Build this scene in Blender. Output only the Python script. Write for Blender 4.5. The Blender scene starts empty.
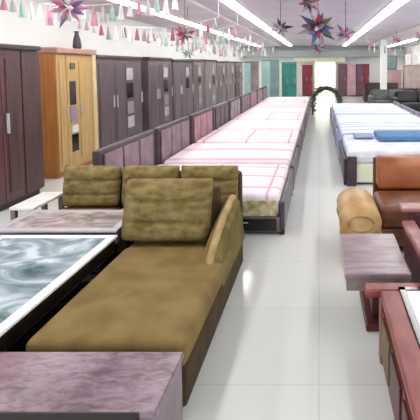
import bpy, bmesh, math, random
from mathutils import Vector, Matrix
random.seed(7)
scene = bpy.context.scene
C = scene.collection

# ------------------------------------------------------------------ materials
def srgb(r, g, b):
    def f(c):
        c /= 255.0
        return c/12.92 if c <= .04045 else ((c+.055)/1.055)**2.4
    return (f(r), f(g), f(b), 1)

def base_mat(name, rough=.5, metal=0, spec=.5):
    m = bpy.data.materials.new(name); m.use_nodes = True
    b = m.node_tree.nodes['Principled BSDF']
    b.inputs['Roughness'].default_value = rough
    b.inputs['Metallic'].default_value = metal
    b.inputs['Specular IOR Level'].default_value = spec
    return m, m.node_tree, b

def coords(nt, scale=(1, 1, 1)):
    tc = nt.nodes.new('ShaderNodeTexCoord'); mp = nt.nodes.new('ShaderNodeMapping')
    mp.inputs['Scale'].default_value = scale
    nt.links.new(tc.outputs['Object'], mp.inputs['Vector'])
    return mp.outputs['Vector']

def ramp(nt, fac, stops):
    r = nt.nodes.new('ShaderNodeValToRGB'); e = r.color_ramp.elements
    e[0].position, e[0].color = stops[0]
    e[1].position, e[1].color = stops[-1]
    for p, c in stops[1:-1]:
        x = e.new(p); x.color = c
    nt.links.new(fac, r.inputs['Fac'])
    return r.outputs['Color']

def noise(nt, vec, scale, detail=4, dist=0):
    n = nt.nodes.new('ShaderNodeTexNoise')
    n.inputs['Scale'].default_value = scale; n.inputs['Detail'].default_value = detail
    n.inputs['Distortion'].default_value = dist
    nt.links.new(vec, n.inputs['Vector'])
    return n.outputs['Fac']

def mottled(name, c1, c2, scale=6, rough=.5, stretch=(1, 1, 1), bump=0, bscale=60, metal=0, spec=.5, lo=.35, hi=.65, dist=0):
    m, nt, b = base_mat(name, rough, metal, spec)
    v = coords(nt, stretch)
    col = ramp(nt, noise(nt, v, scale, 4, dist), [(lo, c1), (hi, c2)])
    nt.links.new(col, b.inputs['Base Color'])
    if bump:
        bp = nt.nodes.new('ShaderNodeBump'); bp.inputs['Strength'].default_value = bump
        bp.inputs['Distance'].default_value = .01
        nt.links.new(noise(nt, v, bscale, 3), bp.inputs['Height'])
        nt.links.new(bp.outputs['Normal'], b.inputs['Normal'])
    return m

def plain(name, c, rough=.5, metal=0, spec=.5):
    return mottled(name, c, tuple(x*.86 for x in c[:3])+(1,), 9, rough, metal=metal, spec=spec)

def emit(name, c, s):
    m, nt, b = base_mat(name)
    b.inputs['Base Color'].default_value = c
    b.inputs['Emission Color'].default_value = c
    b.inputs['Emission Strength'].default_value = s
    return m

def mth(nt, op, a, bb=None, c=None):
    n = nt.nodes.new('ShaderNodeMath'); n.operation = op
    for i, x in enumerate((a, bb, c)):
        if x is None: continue
        if isinstance(x, (int, float)): n.inputs[i].default_value = x
        else: nt.links.new(x, n.inputs[i])
    return n.outputs[0]

def striped(name, base, stripe, fy=3.0, wy=.16, fx=0.0, wx=.1, rough=.75, soft=None):
    """bed linen: coloured woven stripes across and along, faintly mottled"""
    m, nt, b = base_mat(name, rough, 0, .3)
    v = coords(nt)
    sep = nt.nodes.new('ShaderNodeSeparateXYZ'); nt.links.new(v, sep.inputs[0])
    mask = mth(nt, 'LESS_THAN', mth(nt, 'FRACT', mth(nt, 'MULTIPLY', sep.outputs[1], fy)), wy)
    if fx:
        mx = mth(nt, 'LESS_THAN', mth(nt, 'FRACT', mth(nt, 'MULTIPLY', sep.outputs[0], fx)), wx)
        mask = mth(nt, 'MAXIMUM', mask, mx)
    mix = nt.nodes.new('ShaderNodeMix'); mix.data_type = 'RGBA'
    nt.links.new(mask, mix.inputs[0])
    col = ramp(nt, noise(nt, v, 4, 3), [(.35, base), (.7, soft or base)])
    nt.links.new(col, mix.inputs[6]); mix.inputs[7].default_value = stripe
    nt.links.new(mix.outputs[2], b.inputs['Base Color'])
    return m

M = {}
M['floor'] = None
def floor_mat():
    m, nt, b = base_mat('polished_floor_tile', .13, 0, .55)
    v = coords(nt)
    br = nt.nodes.new('ShaderNodeTexBrick'); br.offset = 0
    br.inputs['Scale'].default_value = 1.0
    br.inputs['Brick Width'].default_value = .8; br.inputs['Row Height'].default_value = .8
    br.inputs['Mortar Size'].default_value = .004
    br.inputs['Color1'].default_value = srgb(216, 221, 217); br.inputs['Color2'].default_value = srgb(220, 224, 220)
    br.inputs['Mortar'].default_value = srgb(203, 207, 203)
    nt.links.new(v, br.inputs['Vector'])
    nt.links.new(br.outputs['Color'], b.inputs['Base Color'])
    return m
M['floor'] = floor_mat()
M['ceiling'] = mottled('painted_ceiling', srgb(196, 188, 198), srgb(206, 198, 207), 1.2, .8)
M['cove'] = mottled('side_ceiling_paint', srgb(226, 216, 220), srgb(216, 202, 210), 1.2, .8)
M['wall'] = mottled('white_wall_paint', srgb(246, 247, 244), srgb(240, 242, 240), 2, .8)
M['beam'] = mottled('grey_beam_paint', srgb(176, 186, 184), srgb(166, 174, 176), 2, .7)
M['cream'] = mottled('cream_panel_paint', srgb(238, 238, 214), srgb(230, 232, 206), 2, .6)
M['light'] = emit('strip_light_diffuser', (1, .99, .97, 1), 13)
M['doorglow'] = emit('daylit_door_glass', (.97, 1, .88, 1), .8)
M['olive'] = mottled('olive_fabric', srgb(122, 110, 62), srgb(98, 88, 46), 9, .85, bump=.5, bscale=140, spec=.2)
M['olive_seat'] = mottled('olive_seat_fabric', srgb(136, 116, 70), srgb(116, 96, 54), 5, .8, bump=.4, bscale=140, spec=.2)
M['olive_cushion'] = mottled('olive_cushion_fabric', srgb(142, 126, 82), srgb(104, 88, 48), 10, .85, (1, 1, 2), .6, 110, spec=.2)
M['olive_shaded'] = mottled('olive_shaded_side_fabric', srgb(84, 68, 44), srgb(66, 54, 36), 8, .85, bump=.4, bscale=140, spec=.2)  # same olive fabric, with the shade of the sides put into its colour
M['olive_edge'] = mottled('pale_olive_piping', srgb(176, 154, 110), srgb(150, 128, 84), 8, .8, spec=.2)
M['dark_leg'] = plain('dark_wood_foot', srgb(34, 24, 22), .4)
M['near_dark'] = mottled('dark_redbrown_wood', srgb(92, 60, 62), srgb(66, 50, 48), 3, .4, (1, 8, .5), .1, 40)
M['near_door'] = mottled('maroon_wood', srgb(110, 66, 70), srgb(80, 54, 56), 3, .38, (1, 8, .5))
M['pale_wood'] = mottled('pale_wood', srgb(200, 168, 110), srgb(180, 142, 88), 3, .45, (1, 9, .5))
M['pale_side'] = mottled('orange_wood_side', srgb(196, 130, 66), srgb(172, 108, 54), 3, .45, (9, 1, .5))
M['pale_top'] = mottled('pinkish_wood_cornice', srgb(190, 146, 128), srgb(172, 124, 110), 4, .5)
M['pale_edge'] = mottled('cream_wood_edge', srgb(222, 200, 158), srgb(208, 184, 136), 4, .5)
M['grey_wood'] = mottled('grey_brown_wood', srgb(104, 88, 92), srgb(82, 68, 74), 3, .4, (1, 8, .5))
M['grey_wood2'] = mottled('mid_grey_wood', srgb(124, 110, 112), srgb(98, 84, 90), 3, .4, (1, 8, .5))
M['grey_wood3'] = mottled('pale_grey_wood', srgb(150, 138, 138), srgb(118, 106, 108), 3, .4, (1, 8, .5))
M['grey_trim'] = plain('dark_grey_trim', srgb(70, 58, 62), .4)
M['black'] = plain('black_gloss', srgb(16, 13, 14), .15)
M['mirror'] = mottled('dark_mirror', srgb(24, 20, 22), srgb(40, 34, 38), 4, .08, spec=.8)
M['silver'] = plain('pale_mirror', srgb(196, 190, 196), .2)
M['mauve_panel'] = plain('mauve_panel', srgb(158, 140, 148), .4)
M['white'] = plain('white_laminate', srgb(238, 236, 232), .3)
M['head_purple'] = mottled('mauve_headboard', srgb(138, 116, 126), srgb(110, 90, 102), 5, .5)
M['head_dark'] = mottled('dark_purple_wood', srgb(72, 56, 66), srgb(54, 42, 50), 5, .45)
M['head_pink'] = mottled('dusky_pink_headboard', srgb(168, 124, 134), srgb(140, 100, 112), 5, .5)
M['head_grey'] = mottled('grey_headboard', srgb(150, 136, 142), srgb(122, 108, 116), 5, .5)
M['bed_side'] = mottled('dark_grey_bed_wood', srgb(88, 82, 88), srgb(62, 56, 64), 5, .4)
PINK = srgb(220, 168, 186)
M['linen_a'] = striped('white_linen_pink_stripes', srgb(240, 230, 234), PINK, 2.0, .1, 1.3, .04, soft=srgb(230, 214, 224))
M['linen_b'] = striped('white_linen_rose_bands', srgb(238, 226, 230), srgb(218, 178, 194), 1.4, .17, soft=srgb(234, 216, 222))
M['linen_c'] = striped('pale_pink_linen', srgb(236, 218, 224), srgb(214, 172, 188), 3.2, .12, 1.3, .05, soft=srgb(242, 232, 234))
M['linen_d'] = mottled('white_wrapped_mattress', srgb(244, 236, 238), srgb(224, 212, 218), 3, .5)
M['floral'] = mottled('yellow_floral_edging', srgb(222, 212, 170), srgb(150, 136, 96), 11, .8)
M['blue_white'] = mottled('white_lilac_linen', srgb(232, 234, 244), srgb(206, 212, 232), 4, .6)
M['blue_grey'] = striped('blue_grey_linen', srgb(216, 222, 238), srgb(170, 184, 214), 2.4, .25, soft=srgb(226, 230, 240))
M['blue'] = mottled('blue_quilt_cloth', srgb(58, 112, 160), srgb(84, 128, 172), 6, .7, bump=.4, bscale=30)
M['slate_blue'] = mottled('slate_blue_cloth', srgb(128, 142, 176), srgb(150, 164, 194), 6, .7)
M['leather'] = mottled('brown_leather', srgb(158, 88, 34), srgb(132, 68, 26), 5, .35, bump=.2, bscale=60)
M['leather_dark'] = mottled('dark_brown_leather', srgb(122, 72, 42), srgb(84, 44, 28), 6, .4, bump=.2, bscale=60)
M['tan'] = mottled('tan_leather', srgb(204, 172, 122), srgb(178, 134, 82), 5, .4, bump=.2, bscale=60)
M['maroon'] = mottled('maroon_upholstery', srgb(84, 30, 40), srgb(60, 22, 32), 6, .45)
M['maroon_rail'] = mottled('rosewood_rail', srgb(170, 120, 118), srgb(128, 76, 76), 6, .35)
M['redwood'] = mottled('red_brown_wood', srgb(146, 72, 66), srgb(112, 48, 44), 4, .35, (3, 1, 1))
M['redwood_dark'] = mottled('dark_red_wood', srgb(92, 34, 34), srgb(66, 24, 26), 5, .4)
M['olive_panel'] = mottled('olive_carved_panel', srgb(118, 98, 58), srgb(86, 66, 42), 10, .5)

def carved_mauve(name, a, bcol, left=None):
    m, nt, b = base_mat(name, .28, 0, .5)
    v = coords(nt)
    n = noise(nt, v, 3.2, 5, .4)
    v2 = coords(nt, (1, 2.2, 1))
    f = mth(nt, 'MULTIPLY_ADD', noise(nt, v2, 13, 3, .8), .55, mth(nt, 'MULTIPLY', n, .45))
    col = ramp(nt, f, [(.36, bcol), (.5, a), (.66, tuple(min(1, x*1.6) for x in a[:3])+(1,))])
    if left is not None:
        sep = nt.nodes.new('ShaderNodeSeparateXYZ'); nt.links.new(v, sep.inputs[0])
        mr = nt.nodes.new('ShaderNodeMapRange'); mr.inputs[1].default_value = .15; mr.inputs[2].default_value = -.25
        nt.links.new(sep.outputs[0], mr.inputs[0])
        mix = nt.nodes.new('ShaderNodeMix'); mix.data_type = 'RGBA'
        nt.links.new(mr.outputs[0], mix.inputs[0]); nt.links.new(col, mix.inputs[6]); mix.inputs[7].default_value = left
        col = mix.outputs[2]
    nt.links.new(col, b.inputs['Base Color'])
    return m
M['bench'] = carved_mauve('mauve_veneer', srgb(126, 102, 114), srgb(82, 58, 70), srgb(118, 62, 76))
M['bench_side'] = mottled('grey_mauve_veneer', srgb(136, 122, 128), srgb(110, 94, 102), 5, .4)
M['bench_front'] = mottled('plum_veneer', srgb(134, 84, 106), srgb(106, 62, 82), 5, .4)
M['endtop'] = mottled('grey_mauve_top', srgb(152, 134, 138), srgb(124, 104, 110), 6, .3, (1, 4, 1))
M['endside'] = mottled('grey_green_side', srgb(146, 140, 130), srgb(120, 108, 104), 6, .45)

def glass_top(name, c_dark, c_mid, c_lite, scale=1.8, rough=.08):
    m, nt, b = base_mat(name, rough, 0, .7)
    v = coords(nt, (1, 1.6, 1))
    f = noise(nt, v, scale, 5, 1.6)
    nt.links.new(ramp(nt, f, [(.3, c_dark), (.48, c_mid), (.66, c_lite)]), b.inputs['Base Color'])
    return m
M['glass_blue'] = glass_top('blue_grey_patterned_glass', srgb(72, 96, 104), srgb(138, 158, 166), srgb(212, 224, 230), 2.4)
M['glass_grey'] = glass_top('grey_patterned_glass', srgb(124, 112, 112), srgb(164, 154, 154), srgb(204, 198, 198), 3.2)
M['glass_cyan'] = glass_top('pale_blue_reflection_glass', srgb(176, 204, 218), srgb(206, 226, 234), srgb(234, 242, 244), 1.5)  # bluish-white reflection painted into the colour of the glass
M['steel_edge'] = plain('white_edge_trim', srgb(240, 243, 246), .2)
M['teal'] = mottled('teal_panel', srgb(52, 142, 130), srgb(34, 116, 108), 3, .4)
M['teal_pale'] = mottled('pale_teal_glass', srgb(150, 196, 190), srgb(176, 206, 204), 3, .2)
M['teal_grey'] = mottled('grey_teal_panel', srgb(110, 140, 138), srgb(130, 150, 150), 3, .3)
M['red_panel'] = mottled('crimson_panel', srgb(140, 48, 62), srgb(116, 36, 50), 3, .45)
M['plum_panel'] = mottled('plum_panel_far', srgb(112, 78, 90), srgb(92, 60, 74), 3, .45)
M['rose_panel'] = mottled('rose_panel', srgb(198, 160, 168), srgb(176, 134, 146), 3, .45)
M['black_sofa'] = mottled('black_leatherette', srgb(34, 32, 34), srgb(20, 20, 22), 5, .4)
M['grey_sofa'] = mottled('charcoal_fabric', srgb(104, 108, 108), srgb(80, 84, 84), 5, .7)
M['darkbrown_sofa'] = mottled('dark_brown_fabric', srgb(66, 44, 44), srgb(48, 32, 34), 5, .6)
M['beige_cab'] = mottled('beige_cabinet', srgb(196, 180, 172), srgb(172, 154, 150), 4, .5)
M['leaf'] = mottled('green_foliage', srgb(112, 122, 98), srgb(70, 82, 68), 9, .6)
for k, c in dict(f_pink=(218, 150, 176), f_rose=(186, 96, 124), f_mint=(168, 206, 190), f_white=(242, 240, 240), f_grey=(168, 160, 166), f_violet=(132, 112, 160),
                 f_red=(176, 62, 84), f_blue=(74, 106, 140), f_dark=(78, 70, 78), f_olive=(112, 106, 84), f_green=(92, 150, 130), f_silver=(206, 200, 206)).items():
    M[k] = mottled('foil_'+k[2:], srgb(*c), tuple(x*.7 for x in srgb(*c)[:3])+(1,), 8, .35)

# ------------------------------------------------------------------ mesh helpers
def add_box(bm, x0, y0, z0, x1, y1, z1, bev=0, seg=2):
    r = bmesh.ops.create_cube(bm, size=1)
    vs = r['verts']
    for v in vs:
        v.co = Vector(((x0+x1)/2+v.co.x*(x1-x0), (y0+y1)/2+v.co.y*(y1-y0), (z0+z1)/2+v.co.z*(z1-z0)))
    if bev:
        es = list({e for v in vs for e in v.link_edges})
        bmesh.ops.bevel(bm, geom=es, offset=bev, segments=seg, profile=.5, affect='EDGES')
    return bm

def box(x0, y0, z0, x1, y1, z1, bev=0, seg=2):
    return add_box(bmesh.new(), x0, y0, z0, x1, y1, z1, bev, seg)

def obj(name, bm, m, parent=None, smooth=False):
    me = bpy.data.meshes.new(name)
    bmesh.ops.recalc_face_normals(bm, faces=bm.faces)
    if smooth:
        for f in bm.faces: f.smooth = True
    bm.to_mesh(me); bm.free()
    me.materials.append(m)
    o = bpy.data.objects.new(name, me); C.objects.link(o)
    if parent: o.parent = parent
    return o

def thing(name, label, cat, loc=(0, 0, 0), rz=0, group=None):
    o = bpy.data.objects.new(name, None); C.objects.link(o)
    o.empty_display_size = .1
    o.location = loc; o.rotation_euler = (0, 0, rz); o['label'] = label; o['category'] = cat
    if group: o['group'] = group
    return o

def tag(o, label, cat, group=None):
    o['label'] = label; o['category'] = cat
    if group: o['group'] = group
    return o

def struct(name, bm, m, parent=None):
    o = obj(name, bm, m, parent)
    if parent is None: o['kind'] = 'structure'
    return o

def dup(root, loc, label, swap=None, group=None):
    """copy of a thing, its parts and sub-parts; swap changes materials by part name"""
    r = root.copy(); C.objects.link(r); r.location = loc; r['label'] = label
    if group: r['group'] = group
    def kids(src, dst):
        for ch in list(src.children):
            c = ch.copy(); C.objects.link(c); c.parent = dst
            key = ch.name.split('.')[0]
            if swap and key in swap:
                c.data = c.data.copy(); c.data.materials[0] = swap[key]
            kids(ch, c)
    kids(root, r)
    return r

def tube(bm, pts, r, n=8):
    rings = []
    for i, p in enumerate(pts):
        a = Vector(pts[max(0, i-1)]); b = Vector(pts[min(len(pts)-1, i+1)])
        d = (b-a).normalized()
        u = d.cross(Vector((0, 0, 1)))
        if u.length < 1e-3: u = Vector((1, 0, 0))
        u.normalize(); w = d.cross(u)
        rr = r[i] if isinstance(r, (list, tuple)) else r
        rings.append([bm.verts.new(Vector(p)+u*math.cos(2*math.pi*k/n)*rr+w*math.sin(2*math.pi*k/n)*rr) for k in range(n)])
    for A, B in zip(rings, rings[1:]):
        for k in range(n): bm.faces.new((A[k], A[(k+1) % n], B[(k+1) % n], B[k]))
    bm.faces.new(rings[0]); bm.faces.new(rings[-1])
    return bm

def cushion(w, h, t, rolls=3, lean=0, groove=.22, nx=20, nz=30):
    """upright padded cushion standing on z=0, x centred, front towards -y, with horizontal channels; leans back by 'lean'"""
    bm = bmesh.new()
    def prof(s):  # rounded falloff at the borders
        a = abs(s)
        return max(0, 1-a**6)**.5
    front, back = [], []
    for j in range(nz+1):
        v = -1+2*j/nz
        rf, rb = [], []
        for i in range(nx+1):
            u = -1+2*i/nx
            th = t/2*(prof(u)*prof(v))
            g = 1-groove*math.exp(-((math.sin((v+1)/2*rolls*math.pi))/.28)**2) if rolls > 1 and .06 < (v+1)/2 < .94 else 1
            x = u*w/2*(1-.03*(1-prof(v))); z = (v+1)/2*h
            edge = i in (0, nx) or j in (0, nz)
            y0 = lean*(z/h)
            vf = bm.verts.new((x, y0-th*g*(1+.12*math.cos(u*1.3)), z))
            vb = vf if edge else bm.verts.new((x, y0+th, z))
            rf.append(vf); rb.append(vb)
        front.append(rf); back.append(rb)
    for j in range(nz):
        for i in range(nx):
            bm.faces.new((front[j][i], front[j][i+1], front[j+1][i+1], front[j+1][i]))
            q = (back[j][i], back[j+1][i], back[j+1][i+1], back[j][i+1])
            if len(set(q)) == 4 and not all(a in front[j]+front[j+1] for a in q):
                try: bm.faces.new(q)
                except ValueError: pass
    return bm

def pad_bm(x0, y0, z0, x1, y1, z1, bev=.05, crown=.02, n=14):
    """soft seat pad / mattress: rounded slab with a slightly crowned top"""
    bm = box(x0, y0, z0, x1, y1, z1, bev, 4)
    bmesh.ops.subdivide_edges(bm, edges=[e for e in bm.edges if e.calc_length() > .3], cuts=6, use_grid_fill=True)
    cx, cy = (x0+x1)/2, (y0+y1)/2
    for v in bm.verts:
        if v.co.z > z1-bev*.6:
            u = (v.co.x-cx)/(x1-x0)*2; w = (v.co.y-cy)/(y1-y0)*2
            v.co.z += crown*max(0, 1-u*u)*max(0, 1-w*w)
    return bm

def slab(pts, y0, y1):
    """prism: polygon in (x,z) extruded along y"""
    bm = bmesh.new()
    a = [bm.verts.new((x, y0, z)) for x, z in pts]; b = [bm.verts.new((x, y1, z)) for x, z in pts]
    n = len(pts)
    bm.faces.new(a); bm.faces.new(b[::-1])
    for i in range(n): bm.faces.new((a[i], b[i], b[(i+1) % n], a[(i+1) % n]))
    return bm

def prism_x(pts, x0, x1, bev=0):
    """prism: polygon in (y,z) extruded along x"""
    bm = bmesh.new()
    a = [bm.verts.new((x0, y, z)) for y, z in pts]; b = [bm.verts.new((x1, y, z)) for y, z in pts]
    n = len(pts)
    bm.faces.new(a); bm.faces.new(b[::-1])
    for i in range(n): bm.faces.new((a[i], b[i], b[(i+1) % n], a[(i+1) % n]))
    bmesh.ops.recalc_face_normals(bm, faces=bm.faces)
    if bev: bmesh.ops.bevel(bm, geom=list(bm.edges), offset=bev, segments=3, profile=.5, affect='EDGES')
    return bm

# ------------------------------------------------------------------ setting
XL, XR, YB, YF, ZC = -4.75, 5.3, 28.0, -2.0, 3.0
struct('floor', box(XL-.2, YF, -.1, XR+.2, YB+.2, 0), M['floor'])
struct('wall_left', box(XL-.2, YF, 0, XL, YB, ZC), M['wall'])
struct('wall_right', box(XR, YF, 0, XR+.2, YB, ZC), M['wall'])
struct('wall_back', box(XL-.2, YB, 0, XR+.2, YB+.2, ZC), M['wall'])
struct('ceiling', box(XL-.2, YF, ZC, XR+.2, YB+.2, ZC+.2), M['ceiling'])
struct('trim_1', box(XL, YF, ZC-.05, -2.35, YB, ZC), M['cove'])          # slightly dropped side ceilings
struct('trim_2', box(2.9, YF, ZC-.05, XR, YB, ZC), M['cove'])
struct('trim_3', box(XL, YB-.7, 2.34, XR, YB, 2.72), M['beam'])          # beam before the back wall
struct('trim_4', box(-1.55, YB-.5, 2.02, 1.6, YB, 2.34), M['cream'])     # lintel over the doorway
dr = struct('door_1', box(-.26, YB-.06, 0, 1.02, YB, 2.02), M['doorglow'])
fr = bmesh.new()
add_box(fr, -.34, YB-.1, 0, -.26, YB, 2.02); add_box(fr, 1.02, YB-.1, 0, 1.1, YB, 2.02)
struct('door_frame', fr, M['cream'], dr)
struct('trim_5', box(-4.75, YF, .0, -4.735, YB, .1), M['beam'])

LG = 'strip lights along the ceiling'
def strip(x, w, z, y0, y1, label):
    t = thing('ceiling_strip_light', label, 'ceiling light', (x, y0, z), 0, LG)
    h = box(-w/2-.03, 0, -.02, w/2+.03, y1-y0, 0)
    obj('housing', h, M['white'], t)
    obj('diffuser', box(-w/2, .03, -.045, w/2, y1-y0-.03, -.02), M['light'], t)
strip(-1.68, .2, ZC, 1.0, 26.6, 'long white strip light on the ceiling, first left of the aisle')
strip(1.5, .2, ZC, 1.0, 26.6, 'long white strip light on the ceiling, right of the aisle')
strip(-3.5, .2, ZC-.05, 1.0, 26.6, 'long white strip light over the wardrobes near the left wall')
strip(4.1, .2, ZC-.05, 1.0, 26.6, 'long white strip light near the right wall')

# ------------------------------------------------------------------ wardrobes (front faces +x; local x: 0 front, -D back; y along wall)
def carcass(t, D, W, H, body, top, trim):
    bm = bmesh.new()
    add_box(bm, -D, .0, .08, -.02, W, H-.06)
    obj('carcass', bm, body, t)
    obj('plinth', box(-D+.02, .02, 0, -.05, W-.02, .08), trim, t)
    obj('cornice', box(-D, -.02, H-.06, .03, W+.02, H, .012), top, t)

def door(t, y0, y1, z0, z1, m, panel, hy, hm):
    bm = box(-.02, y0+.006, z0, .0, y1-.006, z1, .004)
    d = obj('door', bm, m, t)
    obj('door_panel', box(0, y0+.08, z0+.1, .012, y1-.08, z1-.1, .008), panel, d)
    obj('handle', box(.012, hy-.012, .95, .045, hy+.012, 1.2, .006), hm, d)
    return d

# nearest dark wardrobe at the left edge
W = 2.0
t = thing('wardrobe', 'tall dark maroon-brown wardrobe nearest the camera at the left edge', 'wardrobe', (-3.85, 4.2, 0))
carcass(t, .6, W, 2.05, M['near_dark'], M['grey_trim'], M['grey_trim'])
door(t, 0, .62, .1, 1.97, M['near_door'], M['near_door'], .55, M['silver'])
door(t, .62, 1.24, .1, 1.97, M['near_door'], M['near_door'], .72, M['silver'])
door(t, 1.24, 1.62, .1, 1.97, M['near_door'], M['near_dark'], 1.3, M['silver'])
obj('side_pilaster', box(-.02, 1.63, .1, .01, 2.0, 1.97, .004), M['near_dark'], t)

# pale wood wardrobe with dark mirror slot
t = thing('wardrobe', 'pale yellow-wood wardrobe with orange side and dark narrow mirror', 'wardrobe', (-4.08, 7.0, 0))
W = 1.2
obj('carcass', box(-.55, 0, .08, -.02, W, 1.98), M['pale_side'], t)
obj('plinth', box(-.53, .02, 0, -.05, W-.02, .08), M['pale_side'], t)
obj('cornice', box(-.57, -.02, 1.98, .04, W+.02, 2.07, .015), M['pale_top'], t)
for a, b, h in ((0, .27, .22), (.59, 1.08, .66)):
    d = obj('door', box(-.02, a+.006, .1, 0, b-.006, 1.96, .004), M['pale_wood'], t)
    obj('door_panel', box(0, a+.06, .2, .012, b-.06, 1.86, .008), M['pale_wood'], d)
    obj('handle', box(.012, h-.01, .95, .04, h+.01, 1.15, .005), M['silver'], d)
obj('edge_pilaster', box(-.02, 1.08, .08, .03, 1.2, 1.98, .006), M['pale_edge'], t)
c = obj('centre_panel', box(-.02, .27, .1, .005, .59, 1.96, .004), M['pale_wood'], t)
obj('rosette', box(.005, .37, 1.73, .02, .5, 1.83, .02), M['grey_wood2'], c)
obj('mirror', box(.005, .34, 1.14, .015, .52, 1.53, .004), M['mirror'], c)
obj('drawer', box(.005, .33, .84, .02, .55, 1.12, .005), M['mauve_panel'], c)
obj('drawer_pull', box(.005, .36, .68, .03, .54, .8, .01), M['white'], c)
obj('niche', box(.005, .36, .36, .012, .56, .65, .003), M['black'], c)
obj('vase', tube(bmesh.new(), [(-.25, 1.1, 2.07), (-.25, 1.1, 2.12), (-.25, 1.1, 2.25), (-.25, 1.1, 2.36), (-.25, 1.1, 2.4)], [.05, .075, .06, .03, .045], 12), M['f_dark'], None, True)
v = bpy.data.objects['vase']; v.location = (-4.08, 7.0, 0)
tag(v, 'slim dark vase standing on top of the pale wood wardrobe', 'vase')

# the receding row of grey-brown wardrobes
WG = 'grey-brown wardrobes along the left wall'
def row_wardrobe(Y, W, H, body, doorm, label, style):
    t = thing('wardrobe', label, 'wardrobe', (-4.1, Y, 0), 0, WG)
    carcass(t, .58, W, H, body, M['grey_trim'], M['grey_trim'])
    n = 3 if W > 1.5 else 2
    w = W/n
    for k in range(n):
        d = door(t, k*w, (k+1)*w, .1, H-.08, doorm, body if style % 2 else doorm, (k+1)*w-.07 if k % 2 == 0 else k*w+.07, M['silver'])
    yc = (n-1)*w
    c = obj('centre_strip', box(0, yc-.18, .3, .02, yc+.18, H-.15, .004), doorm, t)
    obj('inlay', box(.02, yc-.16, 1.48, .03, yc+.16, 1.74, .006), M['silver'], c)
    obj('mirror', box(.02, yc-.16, 1.1, .03, yc+.16, 1.42, .006), M['black'], c)
    if style % 3 != 2:
        obj('drawer', box(.02, yc-.16, .76, .035, yc+.16, 1.02, .006), M['mauve_panel'], c)
        obj('drawer_pull', box(.02, yc-.16, .46, .035, yc+.16, .7, .006), M['silver'], c)
row = [(8.3, 2.1, 1.99, 'grey_wood', 'grey_wood', 'dark grey-brown three-door wardrobe right after the pale wood one'),
       (10.85, 1.7, 2.0, 'grey_wood', 'grey_wood2', 'grey-brown wardrobe second after the pale wood one, beyond a dark gap'),
       (12.7, 1.9, 1.97, 'grey_wood2', 'grey_wood2', 'mid grey wardrobe third after the pale wood one'),
       (14.75, 1.3, 2.0, 'grey_wood2', 'grey_wood3', 'narrow two-door grey wardrobe fourth after the pale wood one'),
       (16.2, 1.8, 2.02, 'grey_wood3', 'grey_wood3', 'pale grey wardrobe fifth after the pale wood one'),
       (18.1, 1.8, 1.98, 'grey_wood2', 'grey_wood3', 'pale-doored wardrobe sixth after the pale wood one'),
       (20.1, 1.8, 2.0, 'grey_wood3', 'grey_wood3', 'pale grey wardrobe seventh after the pale wood one'),
       (22.2, 1.9, 2.0, 'grey_wood', 'grey_wood3', 'farthest grey wardrobe of the left wall row')]
for i, (Y, W_, H_, b_, d_, lab) in enumerate(row):
    row_wardrobe(Y, W_, H_, M[b_], M[d_], lab, i)

# ------------------------------------------------------------------ olive chaise
t = thing('chaise_longue', 'olive-brown fabric chaise longue with sloping right arm beside the aisle', 'chaise', (-1.06, 2.13, 0))
# local: x -0.41..0.40, y 0..1.72
obj('base', box(-.40, .02, .06, .395, 1.72, .27, .02), M['olive_shaded'], t)
obj('seat', pad_bm(-.41, 0, .27, .40, 1.2, .42, .045, .02), M['olive_seat'], t, True)
obj('seat_back_section', box(-.41, 1.2, .27, .215, 1.72, .40, .03), M['olive'], t)
st = [(.84, .36), (.92, .45), (1.12, .52), (1.36, .585), (1.6, .62), (1.74, .625)]
bm = bmesh.new(); rings = []
for y, h in st:
    k = (h-.27)/.36
    rings.append([bm.verts.new(c) for c in ((.22, y, .27), (.22+.03*k, y, h-.02), (.25+.03*k, y, h), (.40-.065*k, y, h), (.405-.04*k, y, h-.025), (.405, y, .27))])
for A, B in zip(rings, rings[1:]):
    for q in range(6): bm.faces.new((A[q], A[(q+1) % 6], B[(q+1) % 6], B[q]))
bm.faces.new(rings[0]); bm.faces.new(rings[-1])
arm = obj('armrest', bm, M['olive'], t)
bm = bmesh.new()
tube(bm, [(.305, y, h+.004) for y, h in st], .03, 10)
obj('arm_piping', bm, M['olive_edge'], arm, True)
b = prism_x([(1.5, .40), (1.74, .40), (1.74, .74), (1.66, .74)], -.41, .21, .02)
obj('backrest', b, M['olive_shaded'], t)
for sx in (-.33, .33):
    for y in (.1, 1.62):
        obj('foot', tube(bmesh.new(), [(sx, y, 0), (sx, y, .06)], [.022, .03], 10), M['dark_leg'], t)
o = obj('back_cushion', cushion(.70, .45, .2, 3, .16), M['olive_cushion'], None, True)
o.location = (-1.2, 3.42, .425)
tag(o, 'large olive ribbed back cushion standing at the head of the chaise', 'cushion')

# olive three-seat sofa behind
t = thing('three_seat_sofa', 'long olive armless sofa behind the chaise and glass tables', 'sofa', (-1.62, 3.92, 0))
obj('base', box(-.86, .02, .06, .84, .62, .27, .02), M['olive_shaded'], t)
for k in range(3):
    x0 = -.86+k*.567
    obj('seat_cushion', pad_bm(x0+.004, 0, .27, x0+.563, .40, .42, .04, .015), M['olive_seat'], t, True)
obj('backrest', box(-.86, .48, .27, .84, .62, .72, .03), M['olive_shaded'], t)
for sx in (-.78, .76):
    for y in (.08, .55):
        obj('foot', tube(bmesh.new(), [(sx, y, 0), (sx, y, .06)], [.022, .03], 10), M['dark_leg'], t)
for k, lab in enumerate(('olive ribbed sofa cushion at the left end, above the grey glass table', 'olive ribbed sofa cushion in the middle, half hidden by the chaise cushion', 'olive ribbed sofa cushion at the right end, beside the beds')):
    o = obj('sofa_cushion', cushion(.555, .38, .17, 3, .07), M['olive_cushion'], None, True)
    o.location = (-1.62-.575+k*.567, 4.25, .435)
    tag(o, lab, 'cushion', 'olive cushions along the sofa back')

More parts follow.
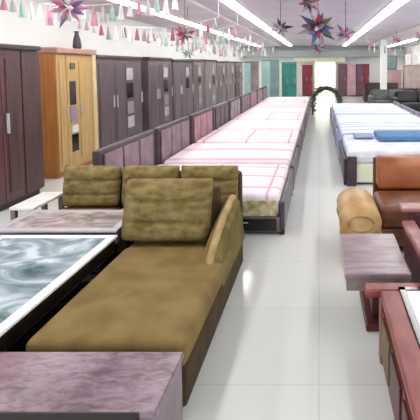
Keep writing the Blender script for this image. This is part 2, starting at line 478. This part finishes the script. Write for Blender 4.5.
# ------------------------------------------------------------------ glass tables on the left
def glass_table(label, x0, y0, x1, y1, z, glass, edge, legm, apron_m, group='patterned glass-top tables'):
    t = thing('glass_table', label, 'table', ((x0+x1)/2, (y0+y1)/2, 0), 0, group)
    w, d = (x1-x0)/2, (y1-y0)/2
    obj('apron', box(-w+.03, -d+.03, z-.12, w-.012, d-.03, z-.02, .006), apron_m, t)
    fr = bmesh.new(); e = .06
    add_box(fr, -w, -d, z-.02, -w+e, d, z, .004); add_box(fr, w-e, -d, z-.02, w, d, z, .004)
    add_box(fr, -w+e, -d, z-.02, w-e, -d+e, z, .004); add_box(fr, -w+e, d-e, z-.02, w-e, d, z, .004)
    obj('edge_frame', fr, edge, t)
    obj('glass_top', box(-w+e, -d+e, z-.018, w-e, d-e, z-.002), glass, t)
    obj('shelf', box(-w+.06, -d+.06, .14, w-.05, d-.06, .165), legm, t)
    for sx in (-1, 1):
        for sy in (-1, 1):
            bm = bmesh.new(); cx, cy = sx*(w-.07), sy*(d-.07)
            add_box(bm, cx-.03, cy-.03, 0, cx+.03, cy+.03, z-.12, .006)
            obj('leg', bm, legm, t)
    return t
glass_table('low table with blue-grey patterned glass top and white rim, left of the chaise', -2.42, 2.06, -1.53, 3.34, .5, M['glass_blue'], M['steel_edge'], M['black'], M['black'])
glass_table('low grey glass-top table between the blue table and the olive sofa', -2.52, 3.38, -1.56, 3.88, .52, M['glass_grey'], M['silver'], M['black'], M['grey_wood2'])
t = thing('side_table', 'small white side table at the left end of the olive sofa', 'table', (-2.64, 4.16, 0))
obj('table_top', box(-.11, -.25, .5, .11, .25, .53, .008), M['white'], t)
for sx in (-.085, .085):
    for sy in (-.22, .22):
        obj('leg', box(sx-.02, sy-.02, 0, sx+.02, sy+.02, .5), M['grey_wood2'], t)
obj('shelf', box(-.08, -.2, .2, .08, .2, .22), M['mauve_panel'], t)

# ------------------------------------------------------------------ mauve bench in front
t = thing('low_cabinet', 'low mauve patterned-top cabinet at the foot of the chaise', 'cabinet', (-1.4, 1.66, 0))
obj('carcass', box(-.72, .015, .05, .755, .36, .41), M['bench_side'], t)
obj('cabinet_top', box(-.74, 0, .41, .765, .37, .44, .006), M['bench'], t)
obj('edge_band', box(-.74, -.006, .40, .70, 0, .438), M['dark_leg'], t)
obj('plinth', box(-.7, .04, 0, .72, .34, .05), M['dark_leg'], t)
for k in range(3):
    x = -.70+k*.475
    d = obj('drawer', box(x+.01, 0, .08, x+.465, .015, .38, .004), M['bench_front'], t)
    obj('handle', box(x+.16, -.02, .22, x+.31, 0, .235, .004), M['silver'], d)

# ------------------------------------------------------------------ left row of beds
BG = 'beds in the row left of the aisle'
def make_bed(label, x0, x1, W, zbase, headx, headtop, loc, group, headm, panelm, sidem, footm, foot_h, cat='bed'):
    """head at headx (low x if headx<x0), foot at the other end; local y 0..W"""
    t = thing('bed', label, cat, loc, 0, group)
    obj('bed_box', box(x0, .03, .03, x1, W-.03, zbase, .01), sidem, t)
    hs = -1 if headx < x0 else 1
    hx0, hx1 = (headx, x0) if hs < 0 else (x1, headx)
    h = obj('headboard', box(hx0, 0, 0, hx1, W, headtop, .015), headm, t)
    fx = hx1 if hs < 0 else hx0
    for k in range(3):
        a = .08+k*(W-.16)/3; b = a+(W-.16)/3-.04
        obj('headboard_panel', box(min(fx, fx-hs*.025), a, min(zbase+.15, headtop-.25), max(fx, fx-hs*.025), b, headtop-.05, .01), panelm, h)
    g0, g1 = (x1, x1+.05) if hs < 0 else (x0-.05, x0)
    obj('footboard', box(g0, 0, .06, g1, W, foot_h, .012), footm, t)
    for y in (.07, W-.07):
        obj('leg', box(g0+.005, y-.04, 0, g1-.005, y+.04, .07), M['dark_leg'], t)
        obj('leg', box((x0 if hs < 0 else x1)-.04+(.1 if hs < 0 else -.1), y-.04, 0, (x0 if hs < 0 else x1)+.04+(.1 if hs < 0 else -.1), y+.04, .1), M['dark_leg'], t)
    for k in range(2):
        a = x0+.1+k*(x1-x0)/2
        d = obj('drawer', box(a, .012, .045, a+(x1-x0)/2-.14, .03, zbase-.02, .004), M['black'], t)
        obj('handle', box(a+.3, -.0, zbase-.06, a+.5, .012, zbase-.045, .003), M['silver'], d)
    return t
Y0, PITCH, BW = 4.62, 1.70, 1.56
ordn = ['nearest', 'second', 'third', 'fourth', 'fifth', 'sixth', 'seventh', 'eighth', 'ninth']
hm = ['head_purple', 'head_purple', 'head_pink', 'head_dark', 'head_grey', 'head_purple', 'head_pink', 'head_grey', 'head_grey']
hname = dict(head_purple='mauve', head_pink='dusky pink', head_dark='dark purple', head_grey='grey')
lm = ['linen_a', 'linen_b', 'linen_c', 'linen_d', 'linen_a', 'linen_d', 'linen_b', 'linen_c', 'linen_d']
lname = dict(linen_a='white mattress with thin pink stripes', linen_b='white mattress with broad rose bands', linen_c='pale pink striped mattress', linen_d='plain white mattress')
fm = ['bed_side', 'bed_side', 'head_dark', 'bed_side', 'redwood_dark', 'bed_side', 'head_purple', 'bed_side', 'bed_side']
def where(i):
    return 'nearest the olive sofa' if i == 0 else '%s from the olive sofa' % ordn[i]
proto = make_bed('bed with mauve headboard in the left row, nearest the olive sofa', -2.28, -.41, BW, .19, -2.36, .9, (0, Y0, 0), BG,
                 M['head_dark'], M['head_purple'], M['head_grey'], M['bed_side'], .36)
mt0 = None
for i in range(9):
    y = Y0+i*PITCH
    if i:
        dup(proto, (0, y, 0), 'bed with %s headboard in the left row, %s' % (hname[hm[i]], where(i)),
            {'headboard_panel': M[hm[i]], 'footboard': M[fm[i]], 'headboard': M['head_dark' if i % 3 else 'grey_wood']}, BG)
    lab = '%s on the left-row bed %s' % (lname[lm[i]], where(i))
    if mt0 is None:
        mt0 = thing('mattress', lab, 'mattress', (-1.335, y+.78, .19), 0, 'mattresses on the left-row beds')
        obj('mattress_body', pad_bm(-.90, -.75, 0, .915, .75, .24, .05, .02), M[lm[i]], mt0, True)
        e = bmesh.new(); add_box(e, -.88, -.768, .01, .895, -.74, .18, .01)
        obj('edging', e, M['floral'], mt0)
    else:
        dup(mt0, (-1.335, y+.78, .19), lab, {'mattress_body': M[lm[i]], 'edging': M['floral' if i % 4 == 0 else lm[i]]})

# ------------------------------------------------------------------ right row of beds
RG = 'beds in the row right of the aisle'
rproto = make_bed('cream-sided bed right of the aisle, nearest the brown sofa', .42, 2.5, 1.6, .32, 2.58, .6, (0, 6.62, 0), RG,
                  M['head_grey'], M['slate_blue'], M['cream'], M['head_dark'], .40)
for o in list(rproto.children):
    if o.name.startswith('drawer'): o.data.materials[0] = M['cream']
obj('corner_post', box(.415, -.06, .0, .56, .0, .44, .008), M['head_dark'], rproto)
rl = ['blue_white', 'blue_grey', 'blue_white', 'blue_grey', 'linen_d']
rn = ['white lilac mattress', 'blue-grey striped mattress', 'pale lilac mattress', 'greyish-blue striped mattress', 'plain white mattress']
rw = ['nearest the brown sofa', 'second from the brown sofa', 'third from the brown sofa', 'fourth from the brown sofa', 'fifth from the brown sofa']
rm0 = None
for i in range(5):
    y = 6.62+i*1.75
    if i: dup(rproto, (0, y, 0), 'cream-sided bed right of the aisle, '+rw[i], {'footboard': M['slate_blue'] if i % 2 else M['head_grey'], 'corner_post': M['slate_blue']})
    lab = '%s on the right-row bed %s' % (rn[i], rw[i])
    if rm0 is None:
        rm0 = thing('mattress', lab, 'mattress', (1.46, y+.8, .32), 0, 'mattresses on the right-row beds')
        obj('mattress_body', pad_bm(-1.03, -.78, 0, 1.03, .78, .2, .05, .02), M[rl[i]], rm0, True)
        e = bmesh.new(); add_box(e, -1.0, -.79, .09, 1.0, -.77, .11, .004)
        obj('piping', e, M['white'], rm0)
    else:
        dup(rm0, (1.46, y+.8, .32), lab, {'mattress_body': M[rl[i]]})
o = obj('folded_quilt', pad_bm(.98, 7.3, .545, 2.4, 8.05, .63, .03, .015), M['blue'], None, True)
tag(o, 'bright blue folded quilt lying on the white lilac mattress', 'quilt')
o = obj('folded_blanket', pad_bm(.6, 7.6, .545, .93, 7.98, .59, .02, .01), M['slate_blue'], None, True)
tag(o, 'small slate-blue folded blanket left of the bright blue quilt', 'blanket')

# ------------------------------------------------------------------ brown leather sofa, right
t = thing('leather_sofa', 'brown leather sofa with tan rolled arm right of the aisle', 'sofa', (.18, 4.15, 0))
obj('base', box(.3, .02, .06, 1.96, .9, .24, .02), M['leather_dark'], t)
for k in range(2):
    x0 = .39+k*.76
    obj('seat_cushion', pad_bm(x0+.004, .0, .24, x0+.756, .62, .45, .06, .02), M['leather_dark'], t, True)
for k in range(2):
    x0 = .46+k*.74
    bm = prism_x([(.6, .45), (.9, .45), (.9, .785), (.76, .785), (.66, .71)], x0, x0+.735, .04)
    obj('back_cushion', bm, M['leather'], t, True)
obj('back_frame', box(.44, .9, .06, 1.95, .98, .74, .02), M['leather_dark'], t)
def rolled_arm(x0, x1):
    pts = []
    cx, r = (x0+x1)/2, (x1-x0)/2
    pts = [(x0+.03, .06), (x1-.03, .06), (x1-.03, .3)]
    for k in range(11):
        a = -.35+k*(math.pi+.7)/10
        pts.append((cx+r*math.cos(a), .40+.14*math.sin(a)))
    pts.append((x0+.03, .3))
    bm = slab(pts, -.28, .42)
    bmesh.ops.bevel(bm, geom=[e for e in bm.edges if abs(e.verts[0].co.y-e.verts[1].co.y) < 1e-5], offset=.03, segments=2, affect='EDGES')
    return bm
a = obj('armrest', rolled_arm(.0, .38), M['tan'], t, True)
obj('arm_piping', tube(bmesh.new(), [(.19+.12*math.cos(q*math.pi/6), -.284, .40+.07*math.sin(q*math.pi/6)) for q in range(13)], .01, 6), M['tan'], a, True)
obj('armrest', rolled_arm(1.92, 2.26), M['tan'], t, True)
for sx in (.1, 2.1):
    for y in (-.2, .36):
        obj('foot', tube(bmesh.new(), [(sx, y, 0), (sx, y, .065)], [.025, .03], 10), M['dark_leg'], t)

# grey-mauve end table
t = thing('end_table', 'grey-mauve end table in front of the tan sofa arm', 'table', (.165, 2.8, 0))
obj('table_top', box(0, 0, .41, .43, .70, .45, .008), M['endtop'], t)
obj('apron', box(.012, .012, .33, .418, .688, .41, .004), M['endside'], t)
obj('pedestal', box(.2, .2, .05, .4, .5, .33, .01), M['redwood_dark'], t)
obj('base_plate', box(.15, .1, 0, .42, .6, .05, .01), M['redwood_dark'], t)

# maroon armchair
t = thing('armchair', 'dark maroon wooden-railed armchair behind the red-brown glass table', 'armchair', (.635, 2.78, 0))
obj('seat', pad_bm(.1, .02, .28, .74, .62, .42, .04, .015), M['maroon'], t, True)
obj('seat_frame', box(.06, .04, .16, .78, .72, .28, .01), M['redwood_dark'], t)
bk = obj('backrest', box(.1, .62, .42, .74, .74, .66, .03), M['maroon'], t)
obj('top_rail', box(0, .6, .66, .84, .76, .69, .01), M['maroon_rail'], t)
for x in (0, .74):
    ar = obj('armrest', box(x, .0, .56, x+.1, .6, .6, .012), M['maroon_rail'], t)
    obj('arm_panel', box(x+.02, .04, .16, x+.08, .6, .56, .006), M['maroon'], ar)
for x in (.01, .77):
    for y in (.02, .66):
        obj('leg', box(x, y, 0, x+.06, y+.06, .17, .006), M['dark_leg'], t)

# red-brown wood table with glass inset
t = thing('coffee_table', 'red-brown wooden coffee table with reflection-tinted pale blue glass inset at lower right', 'table', (.365, 1.45, 0))
w, d, z = 1.1, 1.24, .45
fr = bmesh.new(); e = .13
add_box(fr, 0, 0, z-.05, e, d-.1, z, .012); add_box(fr, w-e, 0, z-.05, w, d-.1, z, .012)
add_box(fr, e, 0, z-.05, w-e, .1, z, .012); add_box(fr, -.085, d-.1, z-.05, w+.085, d, z, .012)
obj('table_frame', fr, M['redwood'], t)
rim = bmesh.new()
for (a0, b0, a1, b1) in ((e-.02, .08, e+.02, d-.08), (w-e-.02, .08, w-e+.02, d-.08), (e-.02, .08, w-e+.02, .12), (e-.02, d-.12, w-e+.02, d-.08)):
    add_box(rim, a0, b0, z-.005, a1, b1, z+.012, .003)
obj('black_rim', rim, M['black'], t)
obj('glass_inset', box(e+.01, .1, z-.02, w-e-.01, d-.1, z+.006), M['glass_cyan'], t)
obj('apron', box(.02, .02, z-.11, w-.02, d-.02, z-.05, .006), M['redwood_dark'], t)
for x in (.0, w-.09):
    for y in (.04, d-.13):
        obj('leg', box(x, y, 0, x+.09, y+.09, z-.05, .012), M['redwood'], t)
sp = obj('side_panel', box(.01, .13, .03, .04, d-.13, z-.11), M['redwood'], t)
for k in range(3):
    y = .16+k*.32
    obj('carved_inlay', box(-.004, y, .1, .01, y+.26, z-.12, .005), M['olive_panel'] if k == 2 else M['redwood_dark'], sp)
obj('shelf', box(.1, .1, .1, w-.1, d-.1, .125), M['redwood'], t)

# ------------------------------------------------------------------ arch of greenery over the aisle
t = thing('garland_arch', 'low leafy green arch standing across the far aisle', 'arch', (.27, 16.45, 0))
P = []
for k in range(25):
    a = math.pi*k/24
    P.append((-.5*math.cos(a), 0, .35+.62*math.sin(a)**.8))
P = [(-.5, 0, 0)]+P+[(.5, 0, 0)]
obj('arch_frame', tube(bmesh.new(), P, .03, 8), M['f_dark'], t, True)
bm = bmesh.new()
for i in range(900):
    k = random.random()*(len(P)-1); j = int(k); f = k-j
    p = Vector(P[j]).lerp(Vector(P[min(j+1, len(P)-1)]), f)
    if p.z < .12: continue
    p += Vector((random.gauss(0, .035), random.gauss(0, .035), random.gauss(0, .035)))
    q = Matrix.Rotation(random.random()*6.3, 3, 'Z') @ Matrix.Rotation(random.random()*3, 3, 'X')
    s = random.uniform(.05, .095)
    bm.faces.new([bm.verts.new(p+q @ Vector(c)*s) for c in ((-1, 0, 0), (0, -.45, .1), (1, 0, 0), (0, .45, .1))])
o = obj('foliage', bm, M['leaf'], t); o['kind'] = 'stuff'

# ------------------------------------------------------------------ far end of the shop
def far_cabinet(name, label, loc, W, D, H, body, doors, cat, group=None):
    """front faces -y (towards the viewer)"""
    t = thing(name, label, cat, loc, 0, group)
    obj('carcass', box(0, .02, .06, W, D, H), body, t)
    obj('plinth', box(.03, .05, 0, W-.03, D, .06), M['grey_trim'], t)
    w = W/len(doors)
    for k, dm in enumerate(doors):
        dd = obj('door', box(k*w+.008, 0, .1, (k+1)*w-.008, .02, H-.04, .004), dm, t)
        obj('handle', box(k*w+w*.8, -.03, .9, k*w+w*.8+.025, 0, 1.15, .004), M['silver'], dd)
    obj('cornice', box(-.02, -.02, H, W+.02, D, H+.05, .01), body, t)
    return t
far_cabinet('wardrobe', 'deep teal two-door wardrobe at the far end of the left beds', (-1.85, 22.3, 0), .72, .6, 1.95, M['teal_grey'], [M['teal'], M['teal']], 'wardrobe')
far_cabinet('display_cabinet', 'pale teal glass-fronted cabinet left of the deep teal wardrobe', (-2.75, 21.6, 0), .8, .5, 2.05, M['teal_grey'], [M['teal_pale'], M['teal_grey']], 'cabinet')
far_cabinet('display_cabinet', 'grey-teal glass-fronted cabinet farther left of the pale teal one', (-3.45, 20.8, 0), .6, .5, 1.95, M['grey_wood3'], [M['teal_pale'], M['grey_wood3']], 'cabinet')
far_cabinet('wardrobe', 'crimson wardrobe left of the bright far doorway', (-1.0, 26.6, 0), .62, .6, 1.8, M['red_panel'], [M['red_panel'], M['red_panel']], 'wardrobe')
far_cabinet('wardrobe', 'dark plum wardrobe right beside the bright far doorway', (1.12, 26.4, 0), .5, .6, 1.85, M['plum_panel'], [M['plum_panel']], 'wardrobe')
far_cabinet('wardrobe', 'pale rose wardrobe second right of the far doorway', (1.66, 26.4, 0), .5, .6, 1.8, M['rose_panel'], [M['rose_panel']], 'wardrobe')
far_cabinet('wardrobe', 'plum and crimson wardrobe third right of the far doorway', (2.2, 26.4, 0), .75, .6, 1.85, M['plum_panel'], [M['plum_panel'], M['red_panel']], 'wardrobe')

# pillars
struct('trim_6', box(2.75, 20.0, 0, 3.02, 20.25, ZC-.05), M['wall'])

def far_sofa(label, loc, W, m, group='dark sofas at the far right', H=.85):
    t = thing('sofa', label, 'sofa', loc, 0, group)
    obj('base', box(.12, .05, .06, W-.12, .85, .25, .02), m, t)
    n = 2
    for k in range(n):
        w = (W-.36)/n; x0 = .18+k*w
        obj('seat_cushion', pad_bm(x0+.01, .0, .25, x0+w-.01, .62, .44, .05, .02), m, t, True)
        obj('back_cushion', prism_x([(.6, .44), (.82, .44), (.82, H), (.7, H)], x0+.01, x0+w-.01, .04), m, t, True)
    obj('back_frame', box(.12, .82, .06, W-.12, .9, H-.05, .02), m, t)
    for x in (0, W-.18):
        obj('armrest', box(x, 0, .06, x+.18, .88, .62, .05, 3), m, t)
    for x in (.05, W-.1):
        for y in (.06, .8):
            obj('foot', box(x, y, 0, x+.05, y+.05, .06), M['dark_leg'], t)
far_sofa('black leatherette sofa at far right, nearest of the dark sofas', (2.75, 16.2, 0), 1.9, M['black_sofa'])
far_sofa('charcoal fabric sofa beyond the right beds, beside the black one', (1.95, 17.2, 0), 1.6, M['grey_sofa'])
far_sofa('dark brown sofa behind the black one at far right', (3.1, 18.2, 0), 1.9, M['darkbrown_sofa'])
far_sofa('dark brown sofa beside the white pillar, farthest of the dark sofas', (2.2, 21.8, 0), 1.9, M['darkbrown_sofa'], H=.95)
far_cabinet('cabinet', 'beige two-door cabinet behind the dark sofas at far right', (3.2, 22.9, 0), 1.0, .5, 1.55, M['beige_cab'], [M['beige_cab'], M['rose_panel']], 'cabinet')
far_cabinet('cabinet', 'tall beige cabinet against the right wall', (4.3, 22.6, 0), .95, .5, 1.8, M['beige_cab'], [M['beige_cab'], M['beige_cab']], 'cabinet')
t = thing('wall_mirror', 'dark-framed grey mirror standing above the beige cabinet', 'mirror', (3.3, 23.15, 1.6))
obj('mirror_frame', box(0, 0, 0, .7, .06, .72, .01), M['grey_wood'], t)
obj('mirror_glass', box(.06, -.006, .06, .64, 0, .66), M['teal_grey'], t)
t = thing('carton', 'white carton on top of the tall beige cabinet', 'box', (4.4, 22.75, 1.85))
obj('carton_body', box(0, 0, 0, .55, .3, .5, .01), M['white'], t)
obj('carton_tape', box(.25, -.003, 0, .3, .303, .503), M['beige_cab'], t)

# ------------------------------------------------------------------ hanging decorations
def starburst(label, loc, R, cols, n, cord, rnd, flat=.8):
    t = thing('star_ornament', label, 'hanging ornament', loc, 0, 'foil star ornaments hanging from the ceiling')
    obj('cord', tube(bmesh.new(), [(0, 0, 0), (0, 0, cord)], .006, 6), M['f_dark'], t)
    for k in range(n):
        # spread directions evenly over the sphere
        zz = 1-2*(k+.5)/n; a = k*2.39996+rnd
        dr = Vector((math.sqrt(1-zz*zz)*math.cos(a), math.sqrt(1-zz*zz)*math.sin(a), zz*flat))
        L = R*(.7+.3*((k*37) % 10)/10)
        q = dr.to_track_quat('Z', 'Y').to_matrix()
        bm = bmesh.new(); r = R*.13
        v0 = bm.verts.new(q @ Vector((0, 0, .02))); ring = [bm.verts.new(q @ Vector((r*math.cos(i*math.pi/2), r*math.sin(i*math.pi/2), L*.45))) for i in range(4)]
        v1 = bm.verts.new(q @ Vector((0, 0, L)))
        for i in range(4):
            bm.faces.new((v0, ring[(i+1) % 4], ring[i])); bm.faces.new((v1, ring[i], ring[(i+1) % 4]))
        obj('star_point', bm, M[cols[k % len(cols)]], t)
    return t
starburst('big multicoloured foil star hanging over the aisle', (-.02, 8.0, 2.45), .42, ['f_dark', 'f_silver', 'f_red', 'f_grey', 'f_blue', 'f_olive', 'f_violet'], 26, .55, 0)
starburst('small pink and blue foil star right of the big one', (.5, 8.6, 2.38), .28, ['f_rose', 'f_blue', 'f_silver', 'f_pink'], 16, .62, 1)
starburst('small dark grey foil star left of the big one', (-.72, 8.5, 2.5), .26, ['f_grey', 'f_dark', 'f_silver'], 16, .5, 2)
starburst('dark olive foil star hanging above the big one, near the top', (-.15, 7.0, 2.75), .24, ['f_olive', 'f_rose', 'f_silver', 'f_dark'], 16, .25, .5)
starburst('small dark foil star hanging lowest over the aisle, below the big one', (0, 10.0, 2.17), .2, ['f_dark', 'f_violet', 'f_silver', 'f_red'], 16, .83, .4)
starburst('rose-red and mint foil star hanging over the wardrobe row', (-2.36, 8.0, 2.34), .24, ['f_rose', 'f_red', 'f_mint', 'f_dark'], 18, .61, .7)
starburst('mint green foil star hanging under the rose-red one', (-2.6, 9.0, 2.02), .16, ['f_mint', 'f_green', 'f_silver'], 14, .93, .2)
starburst('pink and violet foil star at upper left', (-2.75, 5.0, 2.42), .26, ['f_pink', 'f_violet', 'f_white', 'f_rose'], 18, .53, .3)
starburst('pink foil star hanging over the far right cabinets', (2.65, 15.5, 2.65), .26, ['f_pink', 'f_rose', 'f_mint'], 16, .35, .9)
starburst('mint and pink foil star at the right edge', (3.0, 13.3, 2.62), .26, ['f_mint', 'f_pink', 'f_green'], 16, .38, .1)

GG = 'tassel garlands strung under the ceiling'
def garland(label, x0, x1, y, z, sag, cols, n, ln):
    t = thing('tassel_garland', label, 'garland', (0, y, 0), 0, GG)
    def p(u): return (x0+(x1-x0)*u, .0, z-sag*4*u*(1-u))
    for u in (0, 1):
        q = p(u); zt = ZC-.05 if (q[0] < -2.35 or q[0] > 2.9) else ZC
        obj('hanging_cord', tube(bmesh.new(), [q, (q[0], 0, zt)], .005, 5), M['f_white'], t)
    obj('string', tube(bmesh.new(), [p(k/16) for k in range(17)], .006, 5), M['f_white'], t)
    for k in range(n):
        u = (k+.5)/n; c = Vector(p(u)); L = ln*random.uniform(.7, 1.2); w = .05
        bm = bmesh.new()
        top = bm.verts.new(c)
        ring = [bm.verts.new(c+Vector((w*(1.0 if i % 2 else .45)*math.cos(i*math.pi/4), w*(1.0 if i % 2 else .45)*math.sin(i*math.pi/4), -L))) for i in range(8)]
        mid = [bm.verts.new(c+Vector((w*.4*math.cos(i*math.pi/4), w*.4*math.sin(i*math.pi/4), -L*.25))) for i in range(8)]
        for i in range(8):
            bm.faces.new((top, mid[i], mid[(i+1) % 8])); bm.faces.new((mid[i], ring[i], ring[(i+1) % 8], mid[(i+1) % 8]))
        bm.faces.new(ring)
        obj('tassel', bm, M[cols[k % len(cols)]], t)
garland('pink, white and mint tassel garland at upper left, nearest the camera', -4.6, -1.9, 4.4, 2.86, .18, ['f_white', 'f_pink', 'f_mint', 'f_white', 'f_grey'], 22, .2)
garland('white and pink tassel garland second from the camera', -4.6, -1.9, 6.2, 2.8, .2, ['f_white', 'f_white', 'f_pink', 'f_silver', 'f_mint'], 22, .24)
garland('white, grey and rose tassel garland above the pale wood wardrobe', -4.6, -1.9, 8.6, 2.7, .2, ['f_white', 'f_silver', 'f_white', 'f_rose', 'f_grey'], 20, .26)
garland('grey and mint tassel garland over the third left-wall wardrobe', -4.6, -1.9, 10.6, 2.75, .22, ['f_grey', 'f_white', 'f_mint', 'f_white', 'f_pink'], 20, .3)
garland('silver and white tassel garland over the fourth left-row bed', -4.6, -1.9, 13.0, 2.7, .2, ['f_silver', 'f_white', 'f_grey', 'f_mint'], 18, .32)
garland('white and grey tassel garland over the middle of the left beds', -4.6, -1.9, 16.0, 2.7, .2, ['f_white', 'f_grey', 'f_pink', 'f_silver'], 16, .34)
garland('pale mint tassel garland before the teal wardrobe', -4.6, -1.9, 19.5, 2.7, .2, ['f_mint', 'f_white', 'f_grey'], 16, .36)
garland('pink and white tassel garland at the right over the dark sofas', 1.9, 5.2, 18.0, 2.75, .2, ['f_pink', 'f_white', 'f_mint', 'f_grey'], 16, .34)

# ------------------------------------------------------------------ light, world, camera
wd = bpy.data.worlds.new('daylight'); scene.world = wd; wd.use_nodes = True
wd.node_tree.nodes['Background'].inputs[0].default_value = (.95, .98, 1, 1)
wd.node_tree.nodes['Background'].inputs[1].default_value = 2.0

cam = bpy.data.cameras.new('camera'); co = bpy.data.objects.new('camera', cam); C.objects.link(co)
co.location = (0, 0, 1.78)
co.rotation_euler = (math.radians(86), 0, 0)
cam.sensor_width = 36; cam.lens = 450/420*36
cam.shift_x = (210-319)/420
cam.shift_y = (66+450*math.tan(math.radians(4))-210)/420
cam.clip_start = .05; cam.clip_end = 200
scene.camera = co
scene.view_settings.view_transform = 'Standard'
scene.view_settings.look = 'None'
scene.view_settings.exposure = 0
scene.view_settings.gamma = 1
